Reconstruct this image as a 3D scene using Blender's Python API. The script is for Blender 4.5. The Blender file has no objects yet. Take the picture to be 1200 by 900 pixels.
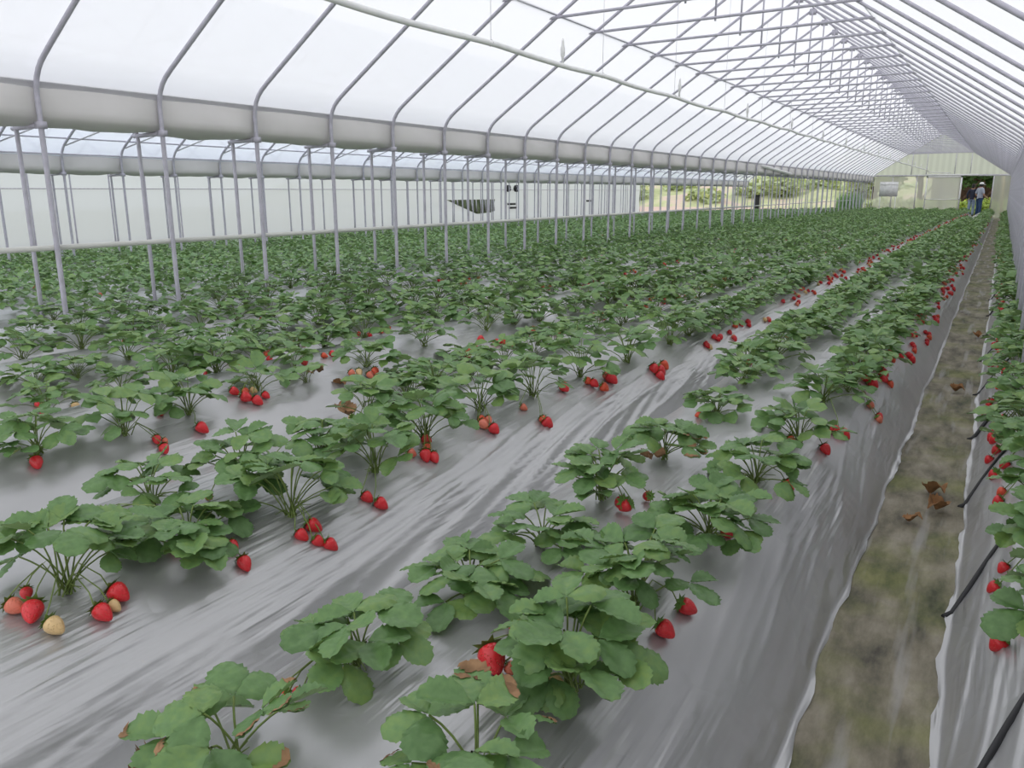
import bpy, bmesh, math, random
import numpy as np
from mathutils import Vector, Matrix
PI = math.pi
C = bpy.context.scene.collection
rnd = random.Random(7)
HOUSE_END = 48.0

# ------------------------------------------------------------------ helpers
class MB:
    """collects shapes and links them as ONE mesh object"""
    def __init__(s): s.v = []; s.f = []; s.m = []
    def add(s, vs, fs, mi=0):
        b = len(s.v); s.v.extend([tuple(v) for v in vs])
        s.f.extend([tuple(b + i for i in f) for f in fs]); s.m.extend([mi] * len(fs))
    def box(s, x0, x1, y0, y1, z0, z1, mi=0):
        vs = [(x, y, z) for x in (x0, x1) for y in (y0, y1) for z in (z0, z1)]
        s.add(vs, [(0, 1, 3, 2), (4, 6, 7, 5), (0, 4, 5, 1), (2, 3, 7, 6), (0, 2, 6, 4), (1, 5, 7, 3)], mi)
    def tube(s, pts, r, n=8, mi=0, caps=True):
        pts = [Vector(p) for p in pts]; k = len(pts)
        rs = r if isinstance(r, (list, tuple)) else [r] * k
        vs = []; prev = None
        for i, p in enumerate(pts):
            d = (pts[min(i + 1, k - 1)] - pts[max(i - 1, 0)])
            if d.length < 1e-9: d = Vector((0, 0, 1))
            d.normalize()
            if prev is None:
                a = Vector((0, 0, 1)) if abs(d.z) < .9 else Vector((0, 1, 0))
                u = d.cross(a).normalized()
            else:
                u = (prev - d * prev.dot(d))
                u = u.normalized() if u.length > 1e-6 else d.orthogonal().normalized()
            prev = u; w = d.cross(u)
            for j in range(n):
                t = 2 * PI * j / n
                vs.append(p + (u * math.cos(t) + w * math.sin(t)) * rs[i])
        fs = []
        for i in range(k - 1):
            for j in range(n):
                fs.append((i * n + j, i * n + (j + 1) % n, (i + 1) * n + (j + 1) % n, (i + 1) * n + j))
        if caps:
            fs.append(tuple(range(n - 1, -1, -1))); fs.append(tuple((k - 1) * n + j for j in range(n)))
        s.add(vs, fs, mi)
    def lathe(s, prof, n=12, mi=0, at=(0, 0, 0)):
        vs = []; fs = []; k = len(prof)
        for r, z in prof:
            for j in range(n):
                t = 2 * PI * j / n
                vs.append((at[0] + r * math.cos(t), at[1] + r * math.sin(t), at[2] + z))
        for i in range(k - 1):
            for j in range(n):
                fs.append((i * n + j, i * n + (j + 1) % n, (i + 1) * n + (j + 1) % n, (i + 1) * n + j))
        fs.append(tuple(range(n - 1, -1, -1))); fs.append(tuple((k - 1) * n + j for j in range(n)))
        s.add(vs, fs, mi)
    def sheet(s, rows, mi=0):
        n = len(rows[0]); vs = [p for r in rows for p in r]; fs = []
        for i in range(len(rows) - 1):
            for j in range(n - 1):
                fs.append((i * n + j, i * n + j + 1, (i + 1) * n + j + 1, (i + 1) * n + j))
        s.add(vs, fs, mi)
    def mesh(s, name, mats, smooth=True):
        me = bpy.data.meshes.new(name)
        me.from_pydata(s.v, [], s.f)
        for m in (mats if isinstance(mats, (list, tuple)) else [mats]): me.materials.append(m)
        if smooth: me.polygons.foreach_set('use_smooth', [True] * len(me.polygons))
        me.polygons.foreach_set('material_index', s.m)
        me.update()
        return me
    def build(s, name, mats, parent=None, smooth=True, loc=(0, 0, 0)):
        return link(name, s.mesh(name, mats, smooth), parent, loc)

def link(name, me, parent=None, loc=(0, 0, 0)):
    o = bpy.data.objects.new(name, me); C.objects.link(o); o.location = loc
    if parent: o.parent = parent
    return o
def tag(o, label=None, cat=None, group=None, kind=None):
    if label: o['label'] = label
    if cat: o['category'] = cat
    if group: o['group'] = group
    if kind: o['kind'] = kind
    return o
def thing(name, label, cat, loc=(0, 0, 0), rz=0, group=None):
    o = bpy.data.objects.new(name, None); C.objects.link(o)
    o.location = loc; o.rotation_euler = (0, 0, rz); o.empty_display_size = .05
    return tag(o, label, cat, group)
ONES = ['', 'first', 'second', 'third', 'fourth', 'fifth', 'sixth', 'seventh', 'eighth', 'ninth', 'tenth', 'eleventh', 'twelfth', 'thirteenth',
        'fourteenth', 'fifteenth', 'sixteenth', 'seventeenth', 'eighteenth', 'nineteenth', 'twentieth']
def ordinal(n):
    if n <= 20: return ONES[n]
    t = {2: 'twenty', 3: 'thirty', 4: 'forty', 5: 'fifty'}[n // 10]
    return {2: 'twentieth', 3: 'thirtieth', 4: 'fortieth', 5: 'fiftieth'}[n // 10] if n % 10 == 0 else t + '-' + ONES[n % 10]
NUM = ['no', 'one', 'two', 'three', 'four', 'five', 'six', 'seven', 'eight', 'nine', 'ten']

# ------------------------------------------------------------------ materials
def srgb(r, g, b):
    f = lambda c: (c / 255 / 12.92) if c / 255 <= .04045 else ((c / 255 + .055) / 1.055) ** 2.4
    return (f(r), f(g), f(b), 1)
class NT:
    def __init__(s, name):
        s.mat = bpy.data.materials.new(name); s.mat.use_nodes = True
        s.t = s.mat.node_tree; s.t.nodes.clear()
        s.out = s.n('ShaderNodeOutputMaterial')
    def n(s, typ, **kw):
        nd = s.t.nodes.new(typ)
        for k, v in kw.items():
            if k.startswith('i_'):
                nd.inputs[k[2:].replace('_', ' ')].default_value = v
            else: setattr(nd, k, v)
        return nd
    def l(s, a, b): s.t.links.new(a, b)
    def coord(s, scale=(1, 1, 1), rot=(0, 0, 0), kind='Object'):
        tc = s.n('ShaderNodeTexCoord'); mp = s.n('ShaderNodeMapping')
        mp.inputs['Scale'].default_value = scale; mp.inputs['Rotation'].default_value = rot
        s.l(tc.outputs[kind], mp.inputs['Vector']); return mp.outputs[0]
    def noise(s, vec, scale, detail=3, rough=.5):
        nd = s.n('ShaderNodeTexNoise'); nd.inputs['Scale'].default_value = scale
        nd.inputs['Detail'].default_value = detail; nd.inputs['Roughness'].default_value = rough
        if vec is not None: s.l(vec, nd.inputs['Vector'])
        return nd.outputs['Fac']
    def ramp(s, fac, stops):
        nd = s.n('ShaderNodeValToRGB'); e = nd.color_ramp.elements
        while len(e) < len(stops): e.new(.5)
        for i, (p, c) in enumerate(stops): e[i].position = p; e[i].color = c
        s.l(fac, nd.inputs[0]); return nd.outputs[0]
    def bump(s, h, strength, dist, chain=None):
        b = s.n('ShaderNodeBump'); b.inputs['Strength'].default_value = strength; b.inputs['Distance'].default_value = dist
        s.l(h, b.inputs['Height'])
        if chain is not None: s.l(chain, b.inputs['Normal'])
        return b.outputs[0]
    def bsdf(s, color=None, rough=.6, spec=.4, metal=0., normal=None):
        b = s.n('ShaderNodeBsdfPrincipled')
        b.inputs['Roughness'].default_value = rough; b.inputs['Specular IOR Level'].default_value = spec; b.inputs['Metallic'].default_value = metal
        if isinstance(color, tuple): b.inputs['Base Color'].default_value = color
        elif color is not None: s.l(color, b.inputs['Base Color'])
        if normal is not None: s.l(normal, b.inputs['Normal'])
        return b
    def fin(s, shader):
        s.l(shader.outputs[0] if hasattr(shader, 'outputs') else shader, s.out.inputs[0]); return s.mat

def plain(name, col, rough=.6, spec=.4, metal=0., var=.12, scale=9.):
    t = NT(name); nz = t.noise(t.coord(), scale)
    a = tuple(c * (1 - var) for c in col[:3]) + (1,); b = tuple(min(1, c * (1 + var)) for c in col[:3]) + (1,)
    return t.fin(t.bsdf(t.ramp(nz, [(.3, a), (.7, b)]), rough, spec, metal))

def film_mat(name, col, transp, trans_col=(1, 1, 1, 1), stripes=None, glossy=True):
    """thin polythene: part clear, part milky translucent, part diffuse"""
    t = NT(name); co = t.coord()
    nz = t.noise(co, .9, 4); nz2 = t.noise(co, 6, 3)
    mx = t.n('ShaderNodeMath', operation='ADD'); t.l(nz, mx.inputs[0]); t.l(nz2, mx.inputs[1])
    dark = tuple(c * .93 for c in col[:3]) + (1,)
    c = t.ramp(mx.outputs[0], [(.35, dark), (.65, col)]) if not stripes else None
    if stripes:
        w = t.n('ShaderNodeTexWave', wave_type='BANDS', bands_direction='X'); w.inputs['Scale'].default_value = stripes
        w.inputs['Distortion'].default_value = .4
        t.l(co, w.inputs['Vector'])
        c = t.ramp(w.outputs['Fac'], [(.2, tuple(q * .92 for q in col[:3]) + (1,)), (.8, col)])
    tr = t.n('ShaderNodeBsdfTranslucent'); t.l(c, tr.inputs[0])
    df = t.n('ShaderNodeBsdfDiffuse'); t.l(c, df.inputs[0])
    tp = t.n('ShaderNodeBsdfTransparent'); tp.inputs[0].default_value = trans_col
    m1 = t.n('ShaderNodeMixShader'); m1.inputs[0].default_value = .3; t.l(tr.outputs[0], m1.inputs[1]); t.l(df.outputs[0], m1.inputs[2])
    m2 = t.n('ShaderNodeMixShader'); m2.inputs[0].default_value = transp; t.l(m1.outputs[0], m2.inputs[1]); t.l(tp.outputs[0], m2.inputs[2])
    return t.fin(m2)

M = {}
M['roof'] = film_mat('roof_film', (.90, .90, .93, 1), .10, (.97, .97, 1, 1))
M['roof_far'] = film_mat('neighbour_roof_film', (.86, .90, .97, 1), .42, (.93, .95, 1, 1))
M['side'] = film_mat('side_film', (.80, .84, .84, 1), .05, (.9, .95, .95, 1))
M['clear'] = film_mat('clear_film', (.88, .88, .84, 1), .50, (.96, .97, .93, 1))
M['gable'] = film_mat('gable_sheet', (.83, .86, .78, 1), .08, (.85, .9, .82, 1), stripes=1.1)
M['gable_dull'] = film_mat('gable_sheet_upper', (.84, .86, .83, 1), .10, (.85, .88, .84, 1), stripes=1.1)
M['greyfilm'] = film_mat('grey_film', (.42, .42, .46, 1), .03)
M['panel'] = film_mat('door_panel_film', (.62, .64, .58, 1), .3, (.85, .88, .8, 1))
M['gutter'] = plain('gutter_sheet', (.665, .645, .63, 1), .5, .4, 0, .06, 2.)
M['steel'] = plain('galvanised_steel', (.52, .505, .575, 1), .45, .5, .1, .10, 14.)
M['steel_pale'] = plain('weathered_steel', (.62, .61, .64, 1), .5, .4, .1, .12, 14.)
M['white_pipe'] = plain('white_pvc', (.86, .86, .85, 1), .4, .5, 0, .05)
M['rail'] = plain('pale_rail', (.66, .66, .62, 1), .5, .4, 0, .08, 5.)
M['black'] = plain('black_rubber', (.018, .018, .02, 1), .5, .4)
M['dark_post'] = plain('dark_post', (.05, .05, .045, 1), .8, .2)
M['dry'] = plain('dry_leaf', (.30, .16, .075, 1), .8, .2, 0, .35, 30.)
M['tan_dry'] = plain('tan_dry_leaf', (.27, .16, .085, 1), .8, .2, 0, .4, 25.)

def mulch():
    t = NT('silver_mulch_film')
    co = t.coord((7, .55, 4), (0, 0, math.radians(-9)))
    co2 = t.coord((34, 1.3, 12), (0, 0, math.radians(-24)))
    iso = t.coord()
    n1 = t.noise(co, 1.3, 2, .4); n2 = t.noise(co2, 1.1, 2, .5); n3 = t.noise(iso, 2.3, 3); n4 = t.noise(iso, 60, 2); n5 = t.noise(t.coord((1, .3, 1)), 5, 3)
    msk = t.ramp(n3, [(.46, (0, 0, 0, 1)), (.68, (1, 1, 1, 1))])
    mul = t.n('ShaderNodeMath', operation='MULTIPLY'); t.l(n2, mul.inputs[0]); t.l(msk, mul.inputs[1])
    b1 = t.bump(n1, .30, .03); b2 = t.bump(mul.outputs[0], .75, .02, b1)
    col = t.ramp(n5, [(.3, (.42, .42, .425, 1)), (.7, (.49, .49, .49, 1))])
    dust = t.ramp(n4, [(.72, (0, 0, 0, 1)), (.82, (.5, .5, .5, 1))])
    mix = t.n('ShaderNodeMixRGB'); mix.inputs[2].default_value = (.50, .48, .42, 1); t.l(dust, mix.inputs[0]); t.l(col, mix.inputs[1])
    return t.fin(t.bsdf(mix.outputs[0], .33, .5, .55, b2))
M['mulch'] = mulch()

def weedmat():
    t = NT('mossy_weed_mat'); co = t.coord((1, .35, 1)); iso = t.coord()
    n1 = t.noise(co, 9, 5, .65); n2 = t.noise(iso, 2.4, 4, .6); n3 = t.noise(t.coord((1, .08, 1)), 14, 3); n4 = t.noise(iso, 120, 2)
    base = t.ramp(n1, [(.30, (.08, .075, .06, 1)), (.48, (.205, .185, .135, 1)), (.70, (.36, .325, .26, 1))])
    moss = t.ramp(n2, [(.45, (0, 0, 0, 1)), (.66, (.7, .7, .7, 1))])
    mo = t.ramp(n1, [(.3, (.06, .09, .022, 1)), (.7, (.25, .26, .07, 1))])
    mx = t.n('ShaderNodeMixRGB'); t.l(moss, mx.inputs[0]); t.l(base, mx.inputs[1]); t.l(mo, mx.inputs[2])
    st = t.ramp(n3, [(.56, (0, 0, 0, 1)), (.66, (.6, .6, .6, 1))])
    mx2 = t.n('ShaderNodeMixRGB'); mx2.inputs[2].default_value = (.38, .37, .36, 1); t.l(st, mx2.inputs[0]); t.l(mx.outputs[0], mx2.inputs[1])
    bm = t.bump(n4, .25, .004, t.bump(n1, .5, .012))
    return t.fin(t.bsdf(mx2.outputs[0], .75, .3, 0, bm))
M['weedmat'] = weedmat()

def leafmat(name, dark, light, back, rough=.42):
    t = NT(name); geo = t.n('ShaderNodeNewGeometry'); oi = t.n('ShaderNodeObjectInfo')
    nz = t.noise(t.coord(), 60, 2)
    a = t.n('ShaderNodeMath', operation='MULTIPLY_ADD'); t.l(geo.outputs['Random Per Island'], a.inputs[0]); a.inputs[1].default_value = .7
    t.l(nz, a.inputs[2])
    sc = t.n('ShaderNodeMath', operation='MULTIPLY'); t.l(a.outputs[0], sc.inputs[0]); sc.inputs[1].default_value = .75
    c = t.ramp(sc.outputs[0], [(.2, dark), (.62, light), (.98, tuple(min(1, q * f) for q, f in zip(light[:3], (1.5, 1.25, 1.0))) + (1,))])
    mx = t.n('ShaderNodeMixRGB'); t.l(geo.outputs['Backfacing'], mx.inputs[0]); t.l(c, mx.inputs[1]); mx.inputs[2].default_value = back
    b = t.bsdf(mx.outputs[0], rough, .45)
    tr = t.n('ShaderNodeBsdfTranslucent'); tr.inputs[0].default_value = (light[0] * 1.6, light[1] * 1.5, light[2] * .8, 1)
    m = t.n('ShaderNodeMixShader'); m.inputs[0].default_value = .16; t.l(b.outputs[0], m.inputs[1]); t.l(tr.outputs[0], m.inputs[2])
    return t.fin(m)
M['leaf'] = leafmat('strawberry_leaf', (.076, .163, .052, 1), (.145, .268, .094, 1), (.26, .36, .20, 1))
M['stem'] = plain('leaf_stalk', (.17, .24, .06, 1), .5, .4, 0, .25, 30.)
M['calyx'] = plain('calyx_green', (.13, .24, .05, 1), .6, .3)
M['bush'] = leafmat('bush_leaf', (.20, .30, .04, 1), (.42, .54, .10, 1), (.3, .4, .1, 1), .6)
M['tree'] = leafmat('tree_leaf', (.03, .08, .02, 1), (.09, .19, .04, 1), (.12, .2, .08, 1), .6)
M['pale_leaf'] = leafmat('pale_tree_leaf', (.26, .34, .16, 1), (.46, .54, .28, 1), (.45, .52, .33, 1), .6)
M['reed'] = leafmat('reed_leaf', (.14, .32, .12, 1), (.26, .48, .20, 1), (.2, .3, .15, 1), .6)
M['bark'] = plain('tree_bark', (.11, .07, .05, 1), .9, .2, 0, .4, 8.)

def berrymat(name, c1, c2, seed_col):
    t = NT(name); co = t.coord()
    v = t.n('ShaderNodeTexVoronoi'); v.inputs['Scale'].default_value = 9.5; t.l(co, v.inputs['Vector'])
    sp = t.n('ShaderNodeSeparateXYZ'); t.l(co, sp.inputs[0])
    base = t.ramp(sp.outputs[2], [(.0, c1), (.62, c1), (.95, c2)])
    sd = t.ramp(v.outputs['Distance'], [(.10, (1, 1, 1, 1)), (.17, (0, 0, 0, 1))])
    mx = t.n('ShaderNodeMixRGB'); t.l(sd, mx.inputs[0]); t.l(base, mx.inputs[1]); mx.inputs[2].default_value = seed_col
    bp = t.ramp(v.outputs['Distance'], [(.05, (.25, .25, .25, 1)), (.3, (1, 1, 1, 1))])
    b = t.bsdf(mx.outputs[0], .28, .5, 0, t.bump(bp, .6, .012))
    b.inputs['Subsurface Weight'].default_value = 0
    return t.fin(b)
BM = {'r': berrymat('ripe_berry', (.68, .026, .035, 1), (.70, .06, .045, 1), (.62, .22, .07, 1)),
      'o': berrymat('orange_berry', (.70, .085, .035, 1), (.74, .26, .10, 1), (.7, .4, .15, 1)),
      'p': berrymat('pink_berry', (.72, .19, .12, 1), (.72, .42, .25, 1), (.72, .42, .22, 1)),
      'c': berrymat('pale_berry', (.72, .50, .24, 1), (.62, .56, .26, 1), (.45, .28, .10, 1)),
      'g': berrymat('green_berry', (.42, .46, .12, 1), (.36, .44, .12, 1), (.3, .24, .06, 1))}
BWORD = {'r': 'red', 'o': 'orange', 'p': 'pink', 'c': 'pale unripe', 'g': 'green'}

def earth(name, cols, scale):
    t = NT(name); n1 = t.noise(t.coord(), scale, 5, .6)
    return t.fin(t.bsdf(t.ramp(n1, cols), .95, .1, 0, t.bump(n1, .6, .1)))
M['ground'] = earth('outdoor_ground', [(.35, (.38, .38, .26, 1)), (.5, (.47, .48, .30, 1)), (.7, (.54, .48, .40, 1))], .5)
M['field'] = earth('ploughed_field', [(.35, (.52, .38, .33, 1)), (.55, (.60, .47, .41, 1)), (.75, (.52, .48, .34, 1))], .9)
M['bank'] = earth('green_bank', [(.35, (.36, .40, .22, 1)), (.5, (.48, .50, .30, 1)), (.6, (.58, .46, .40, 1)), (.8, (.44, .46, .28, 1))], .45)
M['soil'] = earth('soil', [(.35, (.05, .04, .03, 1)), (.7, (.12, .10, .07, 1))], 4.)

HERO = {'1L': [(-1.026, 0.77, 0.175, 0.119, 9, [(-1.12, 0.977, 0.307, 0.019, 'o'), (-1.091, 0.98, 0.314, 0.022, 'r'), (-1.116, 0.94, 0.308, 0.018, 'o')],
         'w'),
        (-1.052, 1.112, 0.137, 0.126, 9, [(-1.054, 1.074, 0.321, 0.02, 'g')], ''),
        (-1.018, 1.487, 0.161, 0.102, 13, [(-1.098, 1.344, 0.313, 0.021, 'o')], ''),
        (-0.996, 1.821, 0.149, 0.106, 11, [(-0.95, 1.943, 0.329, 0.019, 'o')], ''),
        (-1.001, 2.23, 0.161, 0.162, 16, [(-0.912, 2.175, 0.33, 0.044, 'r'), (-0.889, 2.163, 0.33, 0.039, 'r'), (-0.867, 2.284, 0.33, 0.033, 'r')],
         ''),
        (-0.967, 2.709, 0.166, 0.13, 15, [], 'w'), (-0.988, 3.408, 0.16, 0.095, 13, [(-1.039, 3.324, 0.323, 0.031, 'o')], '')],
 '1R': [(-0.64, 0.954, 0.162, 0.154, 8, [], 'w'),
        (-0.636, 1.288, 0.153, 0.173, 17,
         [(-0.787, 1.234, 0.33, 0.059, 'r'), (-0.752, 1.25, 0.329, 0.028, 'p'), (-0.659, 1.268, 0.32, 0.033, 'c'), (-0.683, 1.247, 0.323, 0.023, 'g'),
          (-0.705, 1.244, 0.326, 0.017, 'g'), (-0.833, 1.394, 0.33, 0.021, 'o')],
         ''),
        (-0.65, 1.669, 0.198, 0.172, 17, [(-0.553, 1.619, 0.291, 0.044, 'r'), (-0.547, 1.754, 0.289, 0.042, 'r')], ''),
        (-0.621, 2.15, 0.18, 0.13, 17, [(-0.582, 2.214, 0.302, 0.038, 'r')], ''),
        (-0.622, 2.683, 0.197, 0.136, 16, [(-0.524, 2.767, 0.278, 0.045, 'r'), (-0.614, 3.215, 0.311, 0.033, 'o')], ''),
        (-0.597, 3.255, 0.209, 0.134, 17,
         [(-0.499, 3.328, 0.265, 0.042, 'r'), (-0.533, 3.572, 0.283, 0.038, 'r'), (-0.51, 3.604, 0.271, 0.045, 'r'),
          (-0.475, 3.64, 0.25, 0.049, 'r')],
         ''),
        (-0.626, 3.965, 0.206, 0.148, 17,
         [(-0.523, 4.693, 0.278, 0.058, 'r'), (-0.488, 4.675, 0.259, 0.054, 'r'), (-0.475, 5.015, 0.251, 0.058, 'r'),
          (-0.512, 5.155, 0.272, 0.045, 'o'), (-0.482, 5.507, 0.255, 0.045, 'o')],
         '')],
 '2L': [(-2.203, 1.442, 0.195, 0.135, 13, [], ''),
        (-2.072, 1.693, 0.178, 0.172, 15, [(-2.075, 1.559, 0.33, 0.026, 'o'), (-2.216, 1.958, 0.329, 0.023, 'r')], ''),
        (-2.127, 2.124, 0.19, 0.121, 13, [], ''),
        (-2.267, 2.552, 0.168, 0.156, 14, [(-2.246, 2.452, 0.327, 0.034, 'o'), (-2.335, 2.518, 0.317, 0.034, 'c')], 'w'),
        (-2.842, 3.58, 0.221, 0.209, 14, [], ''), (-2.858, 4.115, 0.242, 0.189, 14, [], '')],
 '2R': [(-1.892, 0.981, 0.175, 0.2, 15,
         [(-1.891, 0.861, 0.321, 0.041, 'p'), (-1.933, 0.908, 0.326, 0.03, 'r'), (-1.843, 0.872, 0.312, 0.049, 'r'),
          (-1.774, 0.884, 0.292, 0.043, 'c'), (-1.752, 0.987, 0.283, 0.043, 'r'), (-1.762, 1.023, 0.287, 0.03, 'c'),
          (-1.782, 1.051, 0.295, 0.049, 'r')],
         ''),
        (-1.85, 1.309, 0.198, 0.116, 16,
         [(-1.864, 1.286, 0.316, 0.036, 'r'), (-1.774, 1.397, 0.292, 0.034, 'r'), (-1.707, 1.379, 0.261, 0.039, 'r'),
          (-2.241, 1.323, 0.327, 0.029, 'o')],
         ''),
        (-1.807, 1.648, 0.202, 0.183, 16,
         [(-1.708, 1.599, 0.261, 0.038, 'r'), (-1.715, 1.657, 0.265, 0.046, 'r'), (-1.672, 1.63, 0.239, 0.035, 'r'),
          (-1.647, 1.657, 0.221, 0.04, 'r')],
         ''),
        (-1.825, 2.078, 0.17, 0.19, 14, [(-1.724, 1.919, 0.27, 0.04, 'r'), (-1.684, 1.941, 0.247, 0.043, 'r')], ''),
        (-1.876, 2.442, 0.192, 0.192, 16,
         [(-1.819, 2.285, 0.306, 0.038, 'p'), (-1.875, 2.331, 0.318, 0.038, 'o'), (-1.775, 2.313, 0.292, 0.045, 'r'),
          (-1.753, 2.338, 0.284, 0.041, 'r'), (-1.863, 2.436, 0.316, 0.038, 'r'), (-1.812, 2.374, 0.304, 0.034, 'o')],
         ''),
        (-1.928, 2.921, 0.202, 0.177, 16,
         [(-1.801, 2.761, 0.301, 0.043, 'p'), (-1.75, 2.769, 0.282, 0.047, 'r'), (-1.816, 2.825, 0.305, 0.035, 'p'),
          (-1.838, 2.805, 0.311, 0.035, 'o')],
         ''),
        (-1.864, 3.305, 0.21, 0.185, 15, [(-1.672, 3.102, 0.239, 0.05, 'r'), (-1.801, 3.104, 0.301, 0.034, 'p'), (-1.694, 3.102, 0.253, 0.038, 'o')],
         ''),
        (-1.857, 3.812, 0.223, 0.201, 16, [(-1.798, 3.516, 0.3, 0.051, 'r'), (-1.779, 3.755, 0.294, 0.042, 'o'), (-1.746, 3.761, 0.28, 0.046, 'r')],
         ''),
        (-1.808, 4.346, 0.245, 0.216, 16,
         [(-1.698, 3.788, 0.255, 0.051, 'o'), (-1.724, 3.933, 0.27, 0.061, 'r'), (-1.753, 3.941, 0.284, 0.051, 'p'),
          (-1.762, 4.029, 0.287, 0.046, 'o')],
         ''),
        (-1.79, 5.024, 0.262, 0.242, 16,
         [(-1.667, 4.432, 0.236, 0.057, 'r'), (-1.643, 4.47, 0.218, 0.063, 'r'), (-1.659, 4.582, 0.229, 0.057, 'o'),
          (-1.625, 4.424, 0.203, 0.051, 'r')],
         '')],
 '3R': [(-3.1, 1.578, 0.199, 0.152, 14, [(-3.02, 1.526, 0.276, 0.047, 'r')], ''),
        (-3.066, 1.926, 0.203, 0.188, 14,
         [(-2.972, 2.002, 0.25, 0.036, 'r'), (-2.962, 2.035, 0.243, 0.025, 'p'), (-2.921, 1.999, 0.214, 0.043, 'r'),
          (-3.135, 2.148, 0.314, 0.033, 'r')],
         ''),
        (-3.086, 2.256, 0.165, 0.169, 14, [(-2.959, 2.222, 0.241, 0.051, 'r')], ''),
        (-3.132, 2.7, 0.165, 0.115, 9,
         [(-3.146, 2.568, 0.316, 0.043, 'r'), (-3.061, 2.567, 0.293, 0.052, 'r'), (-3.02, 2.599, 0.276, 0.048, 'r'),
          (-3.043, 2.675, 0.286, 0.039, 'r'), (-3.114, 2.658, 0.309, 0.035, 'c'), (-3.114, 2.609, 0.309, 0.039, 'o')],
         ''),
        (-3.334, 3.149, 0.126, 0.07, 7, [(-3.302, 3.198, 0.329, 0.044, 'r')], ''), (-3.089, 2.995, 0.101, 0.07, 6, [], 'd'),
        (-3.078, 3.47, 0.21, 0.144, 14,
         [(-3.03, 3.292, 0.28, 0.04, 'p'), (-3.022, 3.34, 0.276, 0.04, 'c'), (-2.983, 3.389, 0.256, 0.04, 'p'), (-2.993, 3.446, 0.262, 0.045, 'o'),
          (-3.356, 3.411, 0.33, 0.035, 'o'), (-3.341, 3.467, 0.33, 0.04, 'r')],
         ''),
        (-3.13, 4.092, 0.234, 0.183, 15, [(-2.938, 4.344, 0.227, 0.05, 'o'), (-2.958, 4.437, 0.241, 0.045, 'r'), (-2.923, 4.3, 0.215, 0.045, 'r')],
         ''),
        (-3.113, 4.817, 0.249, 0.214, 15,
         [(-2.947, 4.693, 0.234, 0.05, 'r'), (-2.937, 4.768, 0.226, 0.056, 'r'), (-2.919, 4.844, 0.212, 0.05, 'r'), (-2.916, 4.781, 0.21, 0.05, 'o'),
          (-3.007, 4.586, 0.269, 0.05, 'r')],
         '')]}

# ------------------------------------------------------------------ lie of the land
BEDS = [(.62, .60), (-.875, .585), (-2.10, .64), (-3.39, .65), (-4.68, .64), (-5.97, .65)]
BEDS2 = [(-7.28, .64), (-8.58, .64), (-9.88, .64), (-11.18, .64), (-12.48, .64)]
BEDS3 = [(-13.8, .62), (-15.1, .62)]
def ground_z(x): return 0. if x > -6.6 else -.25 * min(1, (-6.6 - x) / 9.)
def warp(x, y):
    """the rows drift a little toward the path at the far end"""
    t = min(1., max(0., (y - 12.) / 34.)) ** 1.4
    w = max(0., min(1., (-.27 - x) / .9)) * max(0., min(1., (x + 5.4) / 2.))
    return x + .28 * t * w
def bed_z(x):
    for c, h in BEDS + BEDS2 + BEDS3:
        d = abs(x - c) / h
        if d < 1: return .33 * (1 - d ** 3.2) + ground_z(x)
    return ground_z(x)
def wob(a, b, k=1.):
    return (math.sin(a * 1.7 * k + b) + .6 * math.sin(a * 4.1 * k + 1.3 * b) + .4 * math.sin(a * 9.3 * k + 2.1 * b)) / 2.

# floor: soil under the beds, then open ground outside
g = MB()
xs = [-26, -20, -16, -13, -10, -6.6, -3, 1.3]; ys = list(np.linspace(-4, 48, 14))
g.sheet([[(x, y, ground_z(x) - .03) for x in xs] for y in ys]); tag(g.build('floor', M['soil']), kind='structure')
g = MB(); g.sheet([[(x, y, -.06 - (.25 if x < -14 else 0)) for x in (-70, -14, -6, 30)] for y in (48, 70, 110)])
g.sheet([[(x, y, -.32) for x in (-70, -26)] for y in (-10, 48)])
g.sheet([[(x, y, -.1) for x in (1.3, 30)] for y in (-10, 48)])
tag(g.build('ground_outside', M['ground']), kind='structure')
g = MB()
g.sheet([[(x, y, -.2 + .02 * (y - 49)) for x in (-40, -24, -5.6)] for y in (49.5, 55, 64)])
tag(g.build('field_outside', M['field']), kind='structure')
g = MB()
rows = []
for y in np.linspace(62, 92, 16):
    t = (y - 62) / 30
    rows.append([(x, y, -.2 + 5.4 * t ** .8 + .5 * wob(x * .3, y * .4)) for x in np.linspace(-75, -3, 40)])
g.sheet(rows); tag(g.build('hill_outside', M['bank']), kind='structure')

# ------------------------------------------------------------------ planting beds
BED_NAMES = {0: 'planting bed against the wall film, across the mossy path', 1: 'planting bed running beside the mossy path, plants in two rows',
             2: 'planting bed second from the mossy path, with long wrinkled side', 3: 'planting bed third from the mossy path', 4: 'planting bed fourth from the mossy path',
             5: 'planting bed at the feet of the line of posts'}
def fold_h(x, y, sd):
    """stretched pleats of the sheet, running nearly along the furrow"""
    a = (.5 + .5 * math.sin(y * 1.9 + 1.1 * math.sin(y * .9) + sd * 2.2 - .6)) ** .8
    ph = 2 * PI * (x * 13 + y * sd * 1.3 + .35 * math.sin(y * 2.3) + .5 * math.sin(x * 7))
    ph2 = 2 * PI * (x * 29 + y * sd * 3.1 + .6 * math.sin(y * 1.4) + .3 * math.sin(x * 31))
    ph3 = 2 * PI * (x * 47 + y * sd * 5.3 + .4 * math.sin(y * 3.1))
    r, r2, r3 = (1 - abs(math.sin(q * .5)) for q in (ph, ph2, ph3))
    b = .5 + .5 * math.sin(y * 3.3 + x * 9)
    return (.017 * r * r + .013 * r2 * r2 * (1 - .6 * b) + .009 * r3 * b) * (.22 + .78 * a) * (1.15 if x < -1.2 else .6)
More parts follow.
